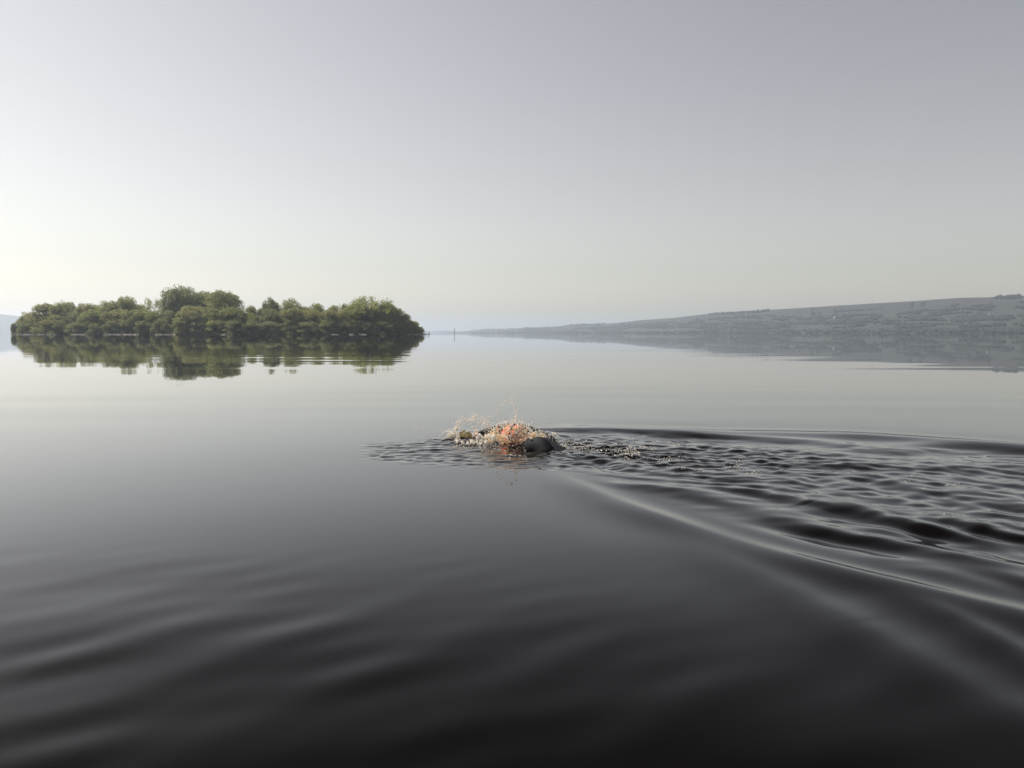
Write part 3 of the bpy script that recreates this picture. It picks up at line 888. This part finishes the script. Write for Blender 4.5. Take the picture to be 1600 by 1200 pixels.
for i in range(16):
    a = q.uniform(0, 6.28)
    sheet(hand + Vector((math.cos(a) * q.uniform(.05, .12), math.sin(a) * .08, q.uniform(.01, .11))), q.uniform(.012, .03), q.uniform(.008, .022))
for i in range(16):
    px = q.uniform(752, 836)
    sheet(sp(px, q.uniform(668 + abs(px - 802) * .25, 692), HY - .03 + q.uniform(-.16, .0)), q.uniform(.012, .03), q.uniform(.006, .018))
for i in range(36):                         # crown of water round the entering hand
    a = q.uniform(0, 6.28); sp_ = q.uniform(.25, .9)
    p0 = hand + Vector((math.cos(a) * .09, math.sin(a) * .06, -.01))
    strand(p0, (math.cos(a) * sp_ * .8, math.sin(a) * sp_ * .5, q.uniform(.6, 1.35)), q.randint(11, 20), .0065, .0026)
for i in range(58):                         # water streaming over the cap and off the arm
    px = q.uniform(748, 838)
    top = 664 + 10 * abs((px - 800) / 38) ** 1.6
    p0 = sp(px, q.uniform(top + 2, 692), HY - .03 + q.uniform(-.17, .03))
    strand(p0, (q.uniform(-.5, .4), q.uniform(-.3, .2), q.uniform(.0, .7)), q.randint(6, 12), .0062, .0028)
for i in range(24):
    p0 = sp(q.uniform(835, 870), q.uniform(676, 700), HY - .02)
    strand(p0, (q.uniform(-.1, .5), q.uniform(-.3, .0), q.uniform(-.1, .3)), q.randint(5, 10), .0055, .0025)
for i in range(46):                         # foam collar at the waterline
    p0 = sp(q.uniform(712, 835), q.uniform(690, 698), HY + q.uniform(-.1, .15)); p0.z = .015
    strand(p0, (q.uniform(-.4, .4), q.uniform(-.3, .2), q.uniform(.1, .4)), q.randint(5, 9), .006, .003)
dg = bpy.context.evaluated_depsgraph_get()
dg.update()
sme = bpy.data.meshes.new_from_object(mo.evaluated_get(dg))
bpy.data.objects.remove(mo)
sme.name = 'splash'
sme.materials.clear(); sme.materials.append(SPLASH)
sme.materials.append(GOLD)
capc = Vector((HEAD.x - .02, HEAD.y, .05))
for p in sme.polygons:
    p.use_smooth = True
    c_ = p.center
    if (c_ - capc).length < .24 and vnoise(np.array(c_.x * 28 + 90.), np.array(c_.z * 40 + 50.)) > .36: p.material_index = 1
tag(obj('splash', sme), 'sunlit ropes of white water thrown up round the swimmer\'s hand and cap', kind='stuff')

bmi = bmesh.new(); bmesh.ops.create_icosphere(bmi, subdivisions=2, radius=1)
dv = np.array([v.co[:] for v in bmi.verts]); df_ = np.array([[v.index for v in f.verts] for f in bmi.faces]); bmi.free()
D = []
def drop(p, r): D.append((np.array(p), r))
def arc(line, n, r0, r1, jit, Yd):
    for i in range(int(n * 2.2)):
        t = q.random() * (len(line) - 1); k = min(int(t), len(line) - 2); f = t - k
        px = line[k][0] * (1 - f) + line[k + 1][0] * f; py = line[k][1] * (1 - f) + line[k + 1][1] * f
        drop(sp(px + q.gauss(0, jit), py + q.gauss(0, jit), Yd + q.gauss(0, .04)), .78 * (r0 + (r1 - r0) * q.random() ** 2))
arc([(752, 660), (768, 650), (778, 640), (790, 630), (798, 626)], 24, .002, .0055, 1.4, HY + .05)
arc([(798, 626), (806, 640), (806, 650), (804, 658)], 30, .002, .006, 1.2, HY)
arc([(712, 668), (722, 656), (738, 655), (746, 652)], 90, .002, .0065, 3.5, HY + .33)
arc([(706, 690), (708, 676), (716, 664)], 70, .002, .006, 3, HY + .33)
arc([(745, 658), (760, 664), (765, 680)], 80, .002, .006, 5, HY + .2)
arc([(770, 668), (800, 660), (830, 670)], 170, .002, .006, 4.5, HY - .08)
arc([(765, 684), (800, 680), (836, 678)], 150, .002, .006, 5, HY - .13)
arc([(838, 672), (856, 684), (866, 698)], 90, .002, .006, 3, HY - .05)
arc([(700, 694), (760, 697), (830, 700)], 120, .0025, .007, 3, HY + .1)
for px, py in ((743, 639), (707, 656), (699, 660), (800, 624), (652, 668), (660, 672), (668, 670), (853, 659), (845, 659)):
    drop(sp(px, py, HY + .1), q.uniform(.003, .006))
Vs = [dv * r_ * np.array([1, 1, q.uniform(.8, 2.0)]) + p for p, r_ in D]
Fs = [df_ + i * len(dv) for i in range(len(D))]
tag(obj('spray', mesh_np('spray', np.concatenate(Vs), np.concatenate(Fs), SPLASH, True)), 'fine flying drops above the swimmer\'s orange cap and hand', kind='stuff')

# bubbles and froth left on the churned water behind the swimmer
D = []
def surf(x, y):
    i = min(max(np.searchsorted(ys, y), 1), len(ys) - 1); j = min(max(np.searchsorted(xs, x), 1), len(xs) - 1)
    return Hh[i, j]
def froth(cx_, cy_, sx, sy, n, r0, r1):
    for i in range(int(n * 1.4)):
        g = ground(q.gauss(cx_, sx), q.gauss(cy_, sy))
        r_ = .7 * (r0 + (r1 - r0) * q.random() ** 2)
        D.append((np.array((g.x, g.y, surf(g.x, g.y) + r_ * q.uniform(-.3, .4))), r_))
froth(905, 699, 22, 4, 170, .003, .009)
froth(880, 694, 14, 3.5, 90, .003, .008)
froth(950, 706, 22, 3, 90, .003, .008)
froth(985, 709, 9, 2.5, 90, .003, .010)
froth(1012, 703, 6, 2, 40, .003, .009)
froth(1045, 717, 20, 1.8, 60, .003, .007)
froth(1055, 698, 12, 2, 40, .003, .009)
froth(1070, 733, 28, 2.5, 25, .003, .006)
froth(1150, 727, 10, 5, 26, .003, .007)
froth(1180, 738, 8, 2, 14, .003, .006)
froth(800, 712, 6, 1.4, 26, .003, .008)
froth(765, 697, 36, 4, 160, .003, .010)
froth(690, 684, 30, 4, 50, .003, .007)
for px, py in ((1243, 723), (1363, 742), (1377, 744), (1417, 753), (1446, 764), (1470, 756), (1481, 760), (1495, 755), (1470, 806), (1425, 742)):
    froth(px, py, 2.5, .8, 3, .003, .006)
Vs = [dv * r_ * np.array([1, 1, .7]) + p for p, r_ in D]
Fs = [df_ + i * len(dv) for i in range(len(D))]
tag(obj('froth', mesh_np('froth', np.concatenate(Vs), np.concatenate(Fs), SPLASH, True)), 'glinting froth and bubbles on the water behind the swimmer', kind='stuff')

# lens of peat-brown water heaped up by the hand
bm = bmesh.new(); bmesh.ops.create_icosphere(bm, subdivisions=4, radius=1)
for v in bm.verts:
    p = v.co
    k = 1 + .12 * math.sin(p.x * 7 + 1) * math.sin(p.y * 6) + .08 * math.sin(p.z * 11 + p.x * 5)
    v.co = Vector((p.x * .045 * k, p.y * .04 * k, p.z * .043 * k))
for f in bm.faces: f.smooth = True
me = bpy.data.meshes.new('hand_wave'); bm.to_mesh(me); bm.free(); me.materials.append(AMBER)
hw_ = sp(727, 686, HY + .30); hw_.z = .02
tag(obj('hand_wave', me, None, hw_), 'brown glassy hump of water lifted by the swimmer\'s leading hand', kind='stuff')

# ------------------------------------------------------------------ haze
HZ, nt = bpy.data.materials.new('lake_haze'), None
HZ.use_nodes = True
nt = HZ.node_tree; nt.nodes.clear()
out = nt.nodes.new('ShaderNodeOutputMaterial')
pv = nt.nodes.new('ShaderNodeVolumePrincipled')
pv.inputs['Color'].default_value = (.78, .88, 1.0, 1)
pv.inputs['Density'].default_value = .00016
pv.inputs['Anisotropy'].default_value = .5
nt.links.new(pv.outputs[0], out.inputs['Volume'])
bm = bmesh.new(); bmesh.ops.create_cube(bm, size=1)
me = bpy.data.meshes.new('haze'); bm.to_mesh(me); bm.free(); me.materials.append(HZ)
hz = obj('haze', me, None, (0, 6000, 90)); hz.scale = (34000, 22000, 210)
tag(hz, 'thin bright haze over the lake', kind='stuff')
